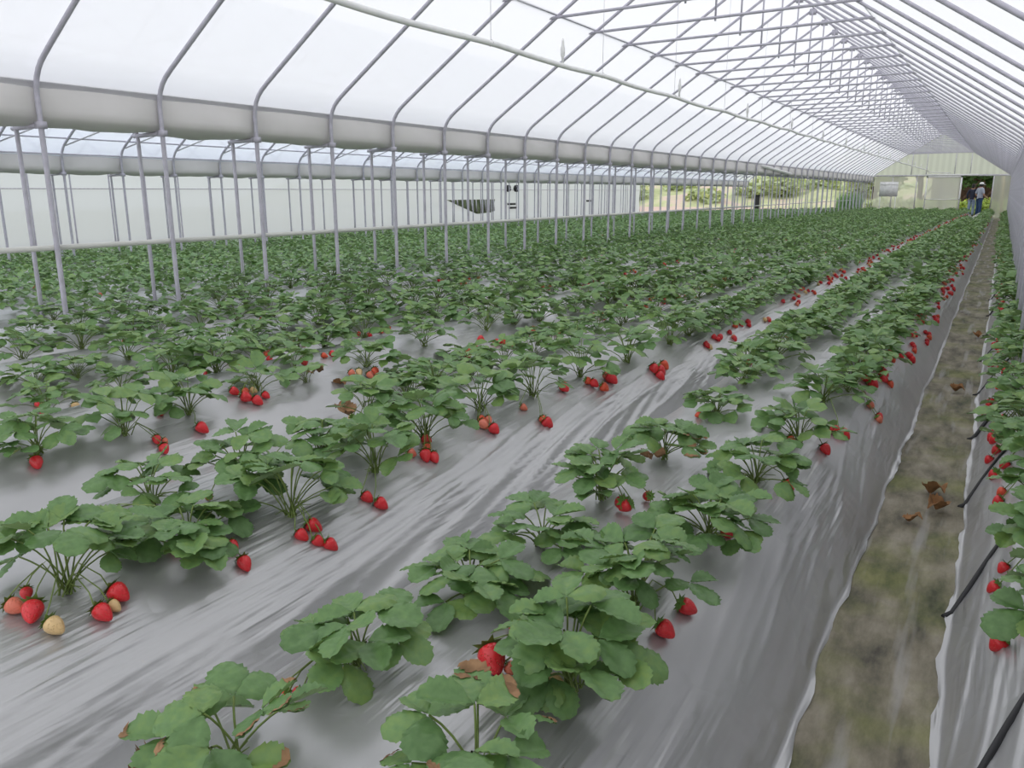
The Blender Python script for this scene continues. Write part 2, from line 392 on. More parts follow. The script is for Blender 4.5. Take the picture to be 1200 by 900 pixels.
def make_bed(c, h, y0, y1, label, fine, seed, stop_r=None):
    m = MB(); rows = []
    ys = list(np.arange(y0, min(6, y1), .05 if fine else .2)) + list(np.arange(6, y1, .3)) + [y1]
    ds = [-1.0, -.985, -.95, -.9, -.83, -.75, -.66, -.55, -.42, -.25, 0, .25, .42, .55, .66, .75, .83, .9, .95, .985, 1.0]
    if fine: ds = list(np.sign(np.linspace(-1, 1, 181)) * np.abs(np.linspace(-1, 1, 181)) ** .8)
    for y in ys:
        row = []
        for d in ds:
            e = abs(d) ** 6
            s = max(0., min(1., (abs(d) - .45) / .4)) * max(0., min(1., (1.0 - abs(d)) / .05)) if fine and y < 14 else 0
            xx = c + d * h
            fold = s * fold_h(xx, y, 1 if d > 0 else -1)
            x = c + d * h * (1 + .018 * e * wob(y * 2.2, seed + d))
            z = .33 * (1 - abs(d) ** 3.2) + ground_z(c + d * h) + .006 * wob(y * 1.1, seed + d * 4) * (1 - e) + .002 + fold
            wx = warp(x, y)
            row.append((wx, y, max(z, ground_z(x) - .02, .014 if (seed == 1 and d > 0) or (seed == 0 and d < 0) else -9)))
        rows.append(row)
    # loose hem of the sheet lying on the path, ragged edge
    if seed in (0, 1):
        for row in rows:
            y = row[0][1]
            s = 1 if seed == 1 else -1
            p = row[-1] if seed == 1 else row[0]
            k = max(0., .004 + .010 * (wob(y * 1.3, 3. + seed) + .7 * wob(y * 4.7, seed) + .5 * wob(y * 11., 2.)))
            q = [(p[0] + s * (.002 + k * .5), y, max(.009, p[2] - .002)), (p[0] + s * (.004 + k), y, .008 + .006 * abs(wob(y * 5, 3)))]
            if seed == 1: row.extend(q)
            else: row[:0] = q[::-1]
    # close the ends down to the ground
    first = [(p[0], p[1] - .12, ground_z(p[0]) - .02) for p in rows[0]]; last = [(p[0], p[1] + .12, ground_z(p[0]) - .02) for p in rows[-1]]
    m.sheet([first] + rows + [last])
    o = m.build('planting_bed', M['mulch'])
    return tag(o, label, 'planting bed', 'mulched planting beds')
for i, (c, h) in enumerate(BEDS):
    make_bed(c, h, -1.5 if i < 3 else 0, 45.0 if i < 2 else 46.2, 'raised ' + BED_NAMES[i] + ' under silver film' if i > 2 else 'silver film covered ' + BED_NAMES[i], i < 3, i)
for i, (c, h) in enumerate(BEDS2):
    make_bed(c, h, 2, 46, 'film covered planting bed beyond the posts, %s one back from the post line' % ordinal(i + 1), False, 10 + i)
for i, (c, h) in enumerate(BEDS3):
    make_bed(c, h, 5, 46, 'low planting bed beyond the second gutter, %s' % ['nearer to it', 'nearer to the side curtain'][i], False, 20 + i)

# path: mossy weed mat, slightly rumpled
m = MB(); rows = []
for y in np.arange(-1.5, 47.2, .06):
    row = []
    for t in np.linspace(0, 1, 13):
        x = -.36 + .46 * t
        z = .004 + .012 * (abs(2 * t - 1) ** 3) + .0035 * wob(y * 3 + 2 * t, t * 9) + .003 * wob(t * 8, y * .8)
        row.append((x, y, z))
    rows.append(row)
m.sheet(rows)
tag(m.build('path_mat', M['weedmat']), 'mossy grey-brown weed mat covering the narrow path between two beds', 'path mat')

# ------------------------------------------------------------------ greenhouse hoops
LX, RXe, RIDGE, RZ = -6.05, .22, -3.0, 4.15
LEFT = [(LX, -.3), (LX, .6), (LX, 1.3), (LX, 1.97), (LX + .008, 2.035), (LX + .03, 2.095), (LX + .065, 2.15), (LX + .11, 2.195), (LX + .17, 2.24), (LX + .25, 2.295), (-4.5, 3.165), (RIDGE, RZ)]
RIGHT = [(RXe, -.3), (RXe, 1.0), (RXe, 1.92), (RXe - .02, 2.02), (RXe - .07, 2.10), (RXe - .17, 2.17), (-1.53, 3.20), (RIDGE, RZ)]
def hoop_meshes():
    d = {}
    for nm, pts, rr in (('left_pipe', LEFT, .0195), ('right_pipe', RIGHT, .0165)):
        m = MB(); m.tube([(x, 0, z) for x, z in pts], rr, 10); d[nm] = m.mesh(nm, M['steel'])
    m = MB(); m.tube([(-4.56, -.03, 3.165), (-1.47, -.03, 3.205)], .016, 8); d['tie_bar'] = m.mesh('tie_bar', M['steel'])
    m = MB(); m.tube([(RIDGE, -.03, 3.15), (RIDGE, -.03, 4.12)], .012, 8); d['king_post'] = m.mesh('king_post', M['steel'])
    m = MB(); m.tube([(LX, .0, 1.765), (LX - .38, .0, 1.755)], .018, 8); m.box(LX - .03, LX + .03, -.03, .03, 1.74, 1.79); d['gutter_bracket'] = m.mesh('gutter_bracket', M['steel'])
    m = MB(); m.box(RIDGE - .05, RIDGE + .05, -.03, .03, 4.07, 4.16); d['ridge_clamp'] = m.mesh('ridge_clamp', M['steel'])
    m = MB(); m.tube([(LX + .10, .03, 2.19), (LX + .9, .95, 2.71)], .012, 6); d['brace'] = m.mesh('brace', M['steel_pale'])
    return d
HM = hoop_meshes()
HY = [3.43 + 1.0 * k for k in range(-2, 45)]
def hoops(dx, dz, labelf, group, parts):
    for k, y in enumerate(HY):
        t = thing('hoop_frame', labelf(k), 'greenhouse frame', (dx, y, dz), 0, group)
        for p in parts: link(p, HM[p], t)
def lab1(k):
    n = len(HY) - k
    return ('steel hoop of the strawberry tunnel, %s post up the left side' % ordinal(k - 1)) if 2 <= k <= 26 else \
           ('steel hoop of the strawberry tunnel, %s counting back from the end wall' % ordinal(n)) if k > 26 else \
           ('steel hoop of the strawberry tunnel overhead, out of view at its legs' if k == 1 else 'steel hoop of the strawberry tunnel, behind the first visible post')
hoops(0, 0, lab1, 'hoops of the near tunnel', ['left_pipe', 'right_pipe', 'tie_bar', 'king_post', 'gutter_bracket', 'ridge_clamp'])
hoops(-6.60, -.20, lambda k: 'steel hoop of the second tunnel beyond the gutter, %s from its near end' % ordinal(k + 1), 'hoops of the second tunnel',
      ['left_pipe', 'right_pipe', 'tie_bar', 'gutter_bracket', 'brace'])
hoops(-13.2, -.30, lambda k: 'steel hoop of the farthest tunnel by the side curtain, %s from its near end' % ordinal(k + 1), 'hoops of the farthest tunnel',
      ['left_pipe', 'right_pipe'])

def pipe(name, label, x, z, r, y0=-.2, y1=47.6, mat='steel', cat='pipe', sag=0):
    m = MB(); m.tube([(x, y, z - sag * math.sin(PI * ((y * .5) % 1)) ) for y in np.linspace(y0, y1, 2 if not sag else 97)], r, 8)
    return tag(m.build(name, M[mat]), label, cat, 'long pipes along the tunnels')
pipe('purlin', 'thin steel purlin along the left roof slope where tie bars end', -4.50, 3.205, .013)
pipe('purlin', 'thin steel purlin along the right roof slope where tie bars end', -1.52, 3.235, .013)
pipe('eave_rail', 'thin rail along the left eave above the grey gutter sheet', LX - .03, 2.07, .012, mat='steel_pale', cat='rail')
pipe('ridge_pipe', 'steel ridge pipe at the top of the near tunnel', RIDGE, 4.185, .014)
pipe('purlin', 'thin rail along the far eave of the second tunnel', LX - 6.6 + .03, 1.86, .012)
pipe('purlin', 'thin steel purlin low on the roof slope of the second tunnel', LX - 6.6 + .50, 2.295, .012)
pipe('purlin', 'steel purlin where the tie bars end in the second tunnel', -4.5 - 6.6, 3.0, .013)
pipe('purlin', 'thin steel purlin midway up the far slope of the second tunnel', LX - 6.6 + .85, 2.53, .016)
pipe('purlin', 'thin steel purlin close above the far eave of the second tunnel', LX - 6.6 + .2, 2.09, .012)
pipe('purlin', 'steel purlin low on the near slope of the second tunnel', -7.6, 2.62, .013)
tag(pipe('guard_rail', 'long pale rail clipped low along the line of posts', LX - .045, .885, .021, .5, 23.3, 'rail', 'rail'), group='rails low on the posts')
tag(pipe('guard_rail', 'thin continuation of the low rail toward the tall reeds', LX - .045, .89, .012, 23.3, 41, 'rail', 'rail'), group='rails low on the posts')
m = MB(); m.tube([(LX + .04, 23.9, 2.0), (LX + .04, 27.6, 1.84)], .045, 8)
tag(m.build('header_bar', M['white_pipe']), 'short white bar tied high across posts below the gutter', 'bar')
m = MB(); m.box(-12.15, -11.95, 47.2, 47.45, -.25, 1.05); m.box(-12.18, -11.92, 47.17, 47.48, 1.05, 1.1)
tag(m.build('corner_post', M['dark_post']), 'short dark post where the pale rail appears to end', 'post')

# white mist pipe with nozzles and hangers
PX = -3.45
def pz(y): return 2.385 - .018 * math.sin(PI * ((y - 1.43) % 2) / 2) - .0012 * (y - 5)
t = thing('mist_pipe', 'long white plastic pipe hanging from the roof with upright nozzles', 'pipe', (0, 0, 0))
m = MB(); m.tube([(PX + .015 * wob(y * .5, 2), y, pz(y)) for y in np.arange(0, 46.6, .25)], .021, 10); m.build('pipe_run', M['white_pipe'], t)
m = MB(); m.tube([(PX, 46.5, pz(46.5)), (PX + .05, 46.8, pz(46.5) - .08), (PX + .6, 47.3, 2.22), (PX + 1.0, 47.5, 2.2)], .021, 8); m.build('elbow', M['white_pipe'], t)
nm = MB(); nm.lathe([(.012, 0), (.012, .06), (.02, .07), (.022, .13), (.014, .15), (.012, .19), (.003, .21)], 8); nme = nm.mesh('nozzle', M['white_pipe'])
for y in np.arange(6.6, 46, 3.0):
    link('nozzle', nme, t, (PX, y, pz(y) + .015))
for y in HY[0::2]:
    if y > 46: continue
    m = MB(); top = RZ - .656 * (RIDGE - PX)
    m.tube([(PX, y, pz(y)), (PX, y, top)], .0022, 5); m.tube([(PX - .026, y, pz(y)), (PX, y - .01, pz(y) - .026), (PX + .026, y, pz(y)), (PX, y + .01, pz(y) + .026)], .003, 5)
    m.build('hanger_wire', M['steel_pale'], t)

# gutter sheets between the tunnels: a sagging trough, pulled in at every bracket
def gutter(dx, dz, label, seed):
    m = MB(); rows = []
    for y in np.arange(.2, 47.5, .0833):
        ph = ((y - .43) % 1.0); b = math.sin(PI * ph); q = abs(math.cos(PI * ph)) ** 6
        j = .012 * wob(y * .9, seed) ; sag = .03 * b + .02 * wob(y * 2.1, seed + 2)
        row = [(-6.085, 2.06), (-6.075 + .012 * b, 2.0), (-6.07 + .03 * b - .01 * q, 1.94), (-6.065 + .035 * b - .02 * q + j, 1.88),
               (-6.062 + .035 * b - .03 * q + j, 1.835 - .005 * b), (-6.075 + .03 * b - .03 * q + j, 1.815 - .01 * b), (-6.13 + .012 * b, 1.785 - .015 * b), (-6.19, 1.775 - sag * .7), (-6.26, 1.775 - sag * .7),
               (-6.33, 1.785 - sag * .5), (-6.38, 1.83), (-6.385, 1.90), (-6.38, 1.98)]
        rows.append([(x + dx, y, z + dz) for x, z in row])
    m.sheet(rows)
    return tag(m.build('gutter_sheet', M['gutter']), label, 'gutter', 'gutter sheets between tunnels')
gutter(0, 0, 'sagging grey gutter sheet along the top of the nearest line of posts', 1.)
gutter(-6.6, -.2, 'sagging grey gutter sheet of the second line of posts, farther off', 4.)

# roof films
def roof(name, dx, dz, mat, y0=-1.5, y1=48.0, seed=0):
    m = MB(); rows = []
    off = .03
    sec = [(LX - .03, 2.02), (LX - .01, 2.11), (LX + .045, 2.20), (LX + .15, 2.285)]
    for t in np.linspace(.05, .97, 12): sec.append((LX + .17 + (RIDGE - LX - .17) * t, 2.25 + (RZ - 2.25) * t + off))
    sec.append((RIDGE, RZ + .04))
    for t in np.linspace(.03, .95, 12): sec.append((RIDGE + (RXe - .17 - RIDGE) * t, RZ + (2.17 - RZ) * t + off))
    sec += [(RXe - .15, 2.205), (RXe - .04, 2.13), (RXe + .01, 2.03)]
    for y in np.arange(y0, y1 + .01, .25):
        rows.append([(x + dx, y, z + dz + .005 * wob(y * 1.7 + i * .4, i * .9 + seed)) for i, (x, z) in enumerate(sec)])
    m.sheet(rows)
    return tag(m.build(name, M[mat]), kind='structure')
roof('ceiling', 0, 0, 'roof')
roof('ceiling_middle', -6.6, -.2, 'roof_far', -1.5, 48, 3)
roof('ceiling_outer', -13.2, -.3, 'roof_far', -1.5, 48, 5)

# wall films
m = MB(); rows = []
for y in np.arange(-1.5, 48.01, .5):
    b = .02 * wob(y * .9, 2)
    rows.append([(RXe + .03, y, 2.06), (RXe + .09 + b, y, 1.9), (RXe + .13 + b, y, 1.5), (RXe + .16 + b, y, 1.0), (RXe + .19, y, .6), (RXe + .22, y, .29)])
m.sheet(rows); tag(m.build('wall_right', M['greyfilm']), kind='structure')
m = MB(); rows = []
WX = -19.3
for y in np.arange(-1.5, 47.6, .5):
    b = .025 * wob(y * 1.3, 4)
    rows.append([(WX - .04, y, 1.76), (WX - .04 + b, y, 1.2), (WX - .04 - b, y, .7), (WX - .03, y, .3), (WX - .03, y, -.3)])
m.sheet(rows); tag(m.build('wall_left', M['side']), kind='structure')
m = MB()
for z in (1.36,): m.tube([(WX, -1, z), (WX, 47.5, z)], .016, 6)
tag(m.build('trim_left', M['steel_pale']), kind='structure')

# things on the far side curtain
t = thing('curtain_opening', 'torn dark gap with greenery showing low in the far white curtain', 'opening', (WX + .03, 0, 0))
m = MB(); m.add([(0, 27.0, .95), (0, 30.6, .95), (0, 30.4, .40), (0, 29.2, .35), (.0, 28.2, .62)], [(0, 1, 2, 3, 4)])
m.add([(-.05, 27.0, .95), (-.05, 30.6, .95), (-.05, 30.4, .40), (-.05, 29.2, .35), (-.05, 28.2, .62)], [(0, 1, 2, 3, 4)])
m.build('gap', plain('gap_greenery', (.14, .17, .09, 1), .9, .1, 0, .6, 3.), t, False)
for y in np.arange(27.3, 30.5, .35):
    m = MB(); m.tube([(.02, y, .95), (.02, y + .05, .95 - min(.5, .12 + .18 * (y - 27)))], .03, 6); m.build('bar', M['steel_pale'], t)
for i, (y, lb) in enumerate([(31.6, 'small black fan high on the far white curtain, nearer one'), (32.3, 'small black fan high on the far white curtain, farther one')]):
    t = thing('wall_fan', lb, 'fan', (WX + .05, y, 1.42), 0, 'fans on the far curtain')
    m = MB(); m.tube([(0, 0, 0), (.12, 0, 0)], .15, 12); m.build('housing', M['black'], t)
    m = MB()
    for k in range(3):
        a = k * 2.1; m.box(.121, .128, -.02, .02, -.01, .01); m.tube([(.125, 0, 0), (.13, .12 * math.cos(a), .12 * math.sin(a))], .02, 4)
    m.build('blade', M['steel'], t)
for y, z, lb in [(32.0, .72, 'dark louvre slot on the far white curtain under the fans'), (32.1, .55, 'lower dark louvre slot on the far white curtain under the fans'),
                 (40.2, .78, 'lone dark slot farther along the far white curtain')]:
    m = MB(); m.box(WX + .0, WX + .06, y - .3, y + .35, z - .035, z + .035); m.box(WX + .0, WX + .05, y - .32, y + .37, z + .04, z + .055)
    tag(m.build('vent_slot', M['dark_post']), lb, 'vent', 'slots in the far curtain')

# ------------------------------------------------------------------ end wall of the near tunnel
YE = 47.9
def slope_z(x): return 2.2 + (x - LX) * (RZ - 2.2) / (RIDGE - LX) if x < RIDGE else RZ - (x - RIDGE) * (RZ - 2.15) / (RXe - RIDGE)
def wall_strip(name, x0, x1, z0, z1, mat, n=24, yo=0.):
    m = MB(); rows = [[], []]
    for x in np.linspace(x0, x1, n):
        top = min(z1, slope_z(x) - .02) if z1 > 2.1 else z1
        y = YE + yo + .012 * math.sin(x * 21)
        rows[0].append((x, y, min(z0, top))); rows[1].append((x, y, top))
    m.sheet(rows); return tag(m.build(name, M[mat]), kind='structure')
wall_strip('wall_back_upper', LX + 1.5, RXe - 1.3, 3.24, 4.2, 'gable_dull', 40)
wall_strip('wall_back_gable', LX, RXe, 2.10, 3.24, 'gable', 60)
wall_strip('wall_back_left', LX, -2.05, -.05, 2.06, 'clear', 40)
wall_strip('wall_back_right', -.52, RXe + .1, -.05, 2.06, 'panel', 20)
m = MB()
m.box(LX, RXe + .1, YE - .06, YE - .02, 2.05, 2.13); tag(m.build('trim_back', M['steel_pale']), kind='structure')
m = MB(); m.box(-4.7, -1.35, YE - .05, YE - .02, 3.2, 3.27); tag(m.build('trim_gable', M['steel']), kind='structure')
for i, x in enumerate([-5.15, -4.0, -2.85]):
    m = MB(); m.box(x - .025, x + .025, YE - .05, YE - .01, -.05, 2.06); tag(m.build('stud', M['steel_pale']), 'thin upright stud in the clear end wall, %s from the corner' % ordinal(i + 1), 'stud', 'studs of the end wall')
for i, x in enumerate([-4.3, -3.6, -2.3, -1.6]):
    m = MB(); m.box(x - .02, x + .02, YE - .05, YE - .01, 2.13, 3.2); tag(m.build('gable_stud', M['steel_pale']), 'upright stud in the greenish gable band, %s from the left' % ordinal(i + 1), 'stud', 'studs of the gable')
# sliding door leaf pushed open, and jamb
t = thing('sliding_door', 'clear sliding door leaf pushed open beside the doorway', 'door', (0, YE - .12, 0))
m = MB()
for a in ((-3.55, -3.49, .0, 2.06), (-1.98, -1.9, 0.0, 2.06), (-3.55, -1.9, 1.98, 2.06), (-3.55, -1.9, .0, .07), (-3.55, -1.9, .86, .90)): m.box(a[0], a[1], -.02, .02, a[2], a[3])
m.build('frame', M['white_pipe'], t)
m = MB(); m.sheet([[(-3.5, 0, .05), (-1.95, 0, .05)], [(-3.5, 0, 2.0), (-1.95, 0, 2.0)]]); m.build('pane', M['clear'], t)
m = MB(); m.box(-3.6, -1.2, -.03, .03, 2.07, 2.15); m.build('track', M['white_pipe'], t)
m = MB(); m.box(-.55, -.50, YE - .08, YE + .02, 0, 2.06); tag(m.build('door_jamb', M['steel_pale']), 'pale upright jamb on the right of the open doorway', 'jamb')
m = MB(); m.box(-5.75, -4.85, YE - .1, YE - .07, 1.02, 1.78); m.box(-5.7, -4.9, YE - .11, YE - .1, 1.62, 1.66); m.box(-5.7, -5.66, YE - .1, YE - .07, -.03, 1.05); m.box(-4.94, -4.9, YE - .1, YE - .07, -.03, 1.05)
tag(m.build('white_board', plain('white_board', (.86, .86, .86, 1), .6)), 'white board standing inside the clear end wall near the corner', 'board')
m = MB(); m.tube([(-.02, YE + .35, -.08), (-.1, YE + .35, 2.0)], .06, 8); tag(m.build('timber_pole', plain('pale_timber', (.50, .33, .17, 1), .8)), 'tan timber pole standing behind the dull film right of the doorway', 'pole')
m = MB(); m.tube([(-2.6, YE + .3, 0), (-2.6, YE + .3, 1.15)], .05, 8); m.box(-2.95, -2.2, YE + .26, YE + .34, .98, 1.1)
tag(m.build('stand_pipe', M['steel']), 'dark T shaped stand seen through the clear sliding door', 'stand')

# ------------------------------------------------------------------ outside plants
def leaf_cloud(m, c, rx, ry, rz, n, s, seed, mi=0):
    r = random.Random(seed)
    for i in range(n):
        while True:
            p = Vector((r.uniform(-1, 1), r.uniform(-1, 1), r.uniform(-1, 1)))
            if .25 < p.length < 1: break
        k = 1 + .25 * math.sin(p.x * 5 + seed) * math.cos(p.z * 4 + p.y * 3)
        q = Vector((c[0] + p.x * rx * k, c[1] + p.y * ry * k, c[2] + p.z * rz * k))
        u = Vector((r.gauss(0, 1), r.gauss(0, 1), r.gauss(0, .5))).normalized(); w = u.orthogonal().normalized(); a = s * r.uniform(.6, 1.3)
        m.add([q - u * a, q + w * a * .5, q + u * a, q - w * a * .5 + Vector((0, 0, .02))], [(0, 1, 2, 3)], mi)
def bush(x, y, z, rx, rz, label, mat, group, seed, s=.12, n=700):
    t = thing('bush', label, 'bush', (x, y, z), 0, group)
    m = MB(); leaf_cloud(m, (0, 0, rz * .95), rx, rx * .7, rz, n, s, seed); m.build('foliage', M[mat], t, False)
    m = MB()
    for k in range(4): m.tube([(0, 0, 0), (.4 * rx * math.cos(k * 1.6), .3 * rx * math.sin(k * 1.6), rz)], .03, 5)
    m.build('stem', M['bark'], t)
for i, x in enumerate([-3.4, -2.45, -1.55, -.65, .3, 1.2]):
    bush(x, 50.6 + .3 * (i % 2), -.05, .75, .48, 'low yellow-green bush outside the end wall, %s in its row' % ordinal(i + 1), 'bush', 'yellow-green bushes outside', 40 + i, .09, 1100)
for i, x in enumerate([-6.2, -5.2, -4.3]):
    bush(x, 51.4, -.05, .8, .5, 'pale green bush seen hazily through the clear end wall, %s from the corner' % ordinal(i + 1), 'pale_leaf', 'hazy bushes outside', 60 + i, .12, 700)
def tree(x, y, h, rad, label, mat, seed):
    r = random.Random(seed)
    t = thing('tree', label, 'tree', (x, y, -.1), 0, 'trees behind the end wall')
    m = MB(); m.tube([(0, 0, 0), (.06, .05, h * .3), (-.04, .1, h * .6), (.05, .1, h * .9)], [.17, .13, .1, .04], 8); m.build('trunk', M['bark'], t)
    for k in range(5):
        a = k * 1.3 + r.uniform(0, .5); m = MB(); z0 = h * (.12 + .10 * k)
        m.tube([(0, 0, z0), (.5 * math.cos(a), .4 * math.sin(a), z0 + .7), (1.1 * math.cos(a), .9 * math.sin(a), z0 + 1.5)], [.08, .06, .03], 6); m.build('branch', M['bark'], t)
    m = MB(); leaf_cloud(m, (0, 0, h * .72), rad, rad * .9, h * .36, 2600, .22, seed); m.build('crown', M[mat], t, False)
for i, (x, h, rad, mt, lb) in enumerate([(-2.3, 5.0, 1.7, 'tree', 'dark leafy tree with forked trunk at the left of the doorway view'), (-1.2, 5.4, 1.8, 'tree', 'dark leafy tree straight behind the doorway'),
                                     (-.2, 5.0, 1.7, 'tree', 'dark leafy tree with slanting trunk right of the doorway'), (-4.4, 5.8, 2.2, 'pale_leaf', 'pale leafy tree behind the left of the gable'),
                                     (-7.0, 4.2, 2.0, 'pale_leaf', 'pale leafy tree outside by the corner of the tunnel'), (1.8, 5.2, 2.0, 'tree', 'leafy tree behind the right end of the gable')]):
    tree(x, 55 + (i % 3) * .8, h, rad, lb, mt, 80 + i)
m = MB(); m.box(-4, 3.5, 58.5, 58.7, -.1, 2.1)
tag(m.build('timber_fence', plain('brown_boards', (.10, .06, .045, 1), .9, .2, 0, .4, 4.)), 'dark brown board fence far behind the doorway trees', 'fence')
# bank of scrub far off beyond the second tunnel
for i in range(14):
    x = -44 + i * 2.9 + rnd.uniform(-.6, .6)
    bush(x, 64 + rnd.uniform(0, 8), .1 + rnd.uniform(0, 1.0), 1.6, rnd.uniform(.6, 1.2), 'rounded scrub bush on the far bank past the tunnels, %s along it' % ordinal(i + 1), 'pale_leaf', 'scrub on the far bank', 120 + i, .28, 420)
# tall reeds by the far posts
m = MB(); r = random.Random(5)
for i in range(900):
    x = r.uniform(-7.5, -6.5); y = r.uniform(45.4, 47.9); h = r.uniform(.95, 1.35); a = r.uniform(0, PI); b = r.uniform(-.12, .12)
    w = .018; dx, dy = w * math.cos(a), w * math.sin(a); z0 = -.06
    m.add([(x - dx, y - dy, z0), (x + dx, y + dy, z0), (x + dx + b * .4, y + dy, z0 + h * .6), (x - dx + b * .4, y - dy, z0 + h * .6), (x + b * 1.3, y + b, z0 + h)], [(0, 1, 2, 3), (3, 2, 4)])
tag(m.build('reed_grass', M['reed'], None, False), 'dense stand of tall green reeds behind the farthest posts', 'reeds', kind='stuff')

# ------------------------------------------------------------------ camera
cam = bpy.data.cameras.new('camera'); co = bpy.data.objects.new('camera', cam); C.objects.link(co)
cam.sensor_width = 36; cam.sensor_fit = 'HORIZONTAL'; cam.lens = 933 / 1200 * 36; cam.clip_start = .05; cam.clip_end = 400
PITCH, YAW = math.radians(13.616), math.radians(31.008)
co.location = (0, 0, 1.3); co.rotation_euler = (PI / 2 - PITCH, 0, YAW)
bpy.context.scene.camera = co
_mi = (Matrix.Translation(co.location) @ co.rotation_euler.to_matrix().to_4x4()).inverted()
def seen(x, y, z, mg=40):
    """(depth, in the frame?)"""
    p = _mi @ Vector((x, y, z))
    if p.z > -.3: return (9e9, False)
    u = 600 + 933 * p.x / -p.z; v = 450 - 933 * p.y / -p.z
    return (-p.z, -mg < u < 1200 + mg and -mg < v < 900 + mg)

# ------------------------------------------------------------------ strawberry plants
PROF_S = [0, .08, .18, .32, .48, .64, .78, .89, .96, 1.0]
PROF_W = [.07, .30, .58, .84, .98, 1.0, .88, .64, .38, .10]
def leaflet_template(n, mm, fold, droop, curl, wid, serr):
    """obovate leaflet along +Y, length 1, toothed edge, folded along the midrib, pleated along the side veins"""
    V = []; F = []
    for i in range(n + 1):
        s = i / n; w = wid * .5 * float(np.interp(s, PROF_S, PROF_W))
        for j in range(-mm, mm + 1):
            t = j / mm; x = w * t; y = s
            if abs(j) == mm and 0 < i < n and serr:
                k = serr * (1 if i % 2 else -1); x *= 1 + k; y += .03 * (1 if i % 2 else -.4)
            at = abs(t)
            z = fold * abs(x) - droop * s * s - curl * at ** 3 * w + (.022 * math.cos(2 * PI * (5 * s - 1.1 * at)) * min(1, at * 2.5) if n > 5 else 0)
            V.append((x, y, z))
    q = 2 * mm + 1
    for i in range(n):
        for j in range(2 * mm): F.append((i * q + j, i * q + j + 1, (i + 1) * q + j + 1, (i + 1) * q + j))
    return np.array(V), F
TEMPL = {}
for res, (n, mm, se) in {'hi': (16, 3, .055), 'mid': (7, 2, .05), 'low': (4, 1, 0)}.items():
    TEMPL[res] = [leaflet_template(n, mm, fo, dr, cu, wi, se) for fo, dr, cu, wi in
                  ((.45, .10, .22, .80), (.32, .18, .3, .86), (.62, .06, .1, .76), (.2, .24, .45, .9), (.42, -.08, .15, .78))]
def trifoliate(mb, P, az, pitch, roll, size, rng, res, mi=0, tips=None, shrivel=False):
    Y = Vector((math.cos(az) * math.cos(pitch), math.sin(az) * math.cos(pitch), math.sin(pitch)))
    X = Y.cross(Vector((0, 0, 1))).normalized(); Z = X.cross(Y)
    B = Matrix((X, Y, Z)).transposed() @ Matrix.Rotation(roll, 3, 'Y')
    for yaw, k in ((0, 1.), (rng.uniform(1.15, 1.5), .92), (-rng.uniform(1.15, 1.5), .92)):
        Vt, F = TEMPL[res][rng.randrange(5)]
        R = B @ Matrix.Rotation(yaw, 3, 'Z') @ Matrix.Rotation(rng.uniform(-.22, .12), 3, 'X') @ Matrix.Rotation(rng.uniform(-.15, .15), 3, 'Y')
        A = np.array(R); sz = size * k * rng.uniform(.88, 1.1)
        off = np.array(P) + A[:, 1] * size * .05
        if shrivel:
            Vt = Vt.copy(); Vt[:, 0] *= .45; Vt[:, 2] = Vt[:, 2] * 2.6 - .25 * np.sin(Vt[:, 1] * 4.5) + 1.1 * np.abs(Vt[:, 0])
        if shrivel:
            mb.append(MB()); mb[-1].add((Vt * sz) @ A.T + off, F, mi)
        else: mb.add((Vt * sz) @ A.T + off, F, mi)
        if tips is not None and res == 'hi' and rng.random() < .4:
            cut = rng.uniform(.70, .86); side = rng.choice((-1, 0, 1))
            keep = [f for f in F if all(Vt[i][1] + .35 * side * Vt[i][0] > cut + .04 * math.sin(i * 2.3) for i in f)]
            if keep:
                up = Vt.copy(); up[:, 2] += .012 + .25 * np.maximum(0, up[:, 1] - cut); up[:, 0] *= 1.03
                ids = sorted({i for f in keep for i in f}); ix = {i: k for k, i in enumerate(ids)}
                tips.append(MB()); tips[-1].add((up[ids] * sz) @ A.T + off, [tuple(ix[i] for i in f) for f in keep])
def plant_meshes(seed, R, H, nl, size, res, dry=0, avoid=()):
    rng = random.Random(seed); fo = MB(); st = MB(); dr = []
    a0 = rng.uniform(0, 6.28)
    for i in range(nl):
        q = (i + .6) / nl
        az = a0 + i * 2.39996 + rng.uniform(-.35, .35)
        if q > .3:
            for av in avoid:
                df = (az - av + PI) % (2 * PI) - PI
                if abs(df) < .6: az = av + (.75 if df >= 0 else -.75)
        rr = (.14 + .60 * q ** .75) * R * rng.uniform(.85, 1.15)
        hh = H * (1.0 - .62 * q ** 1.5) * rng.uniform(.82, 1.12)
        P = Vector((rr * math.cos(az), rr * math.sin(az), max(.035, hh)))
        c0 = Vector((rng.uniform(-.018, .018), rng.uniform(-.018, .018), 0)); c1 = Vector((P.x * .35, P.y * .35, P.z * .8))
        ns = 5 if res == 'hi' else 3
        pts = [c0 * (1 - t) ** 2 + c1 * 2 * t * (1 - t) + P * t * t for t in [k / ns for k in range(ns + 1)]]
        st.tube(pts, .0022 if res != 'low' else .003, 5 if res == 'hi' else 4, 0, False)
        pitch = rng.uniform(.0, .55) * (1 - q) - .20 * q + rng.uniform(-.22, .2)
        target = dr if (dry and i >= nl - dry) else fo
        trifoliate(target, P, az + rng.uniform(-.5, .5), pitch, rng.uniform(-.4, .4), (size if target is fo else size * .6) * rng.uniform(.82, 1.12) * (1 - .12 * q), rng, res, 0, dr if dry and target is fo else None, target is dr)
    # short young growth and stipules round the crown
    for k in range(7 if res == 'hi' else 3):
        a = rng.uniform(0, 6.28); L = rng.uniform(.03, .07)
        st.tube([(0, 0, 0), (.4 * L * math.cos(a), .4 * L * math.sin(a), L * .5), (L * math.cos(a), L * math.sin(a), L * .45)], [.003, .002, .001], 4, 0, False)
    return fo, st, dr

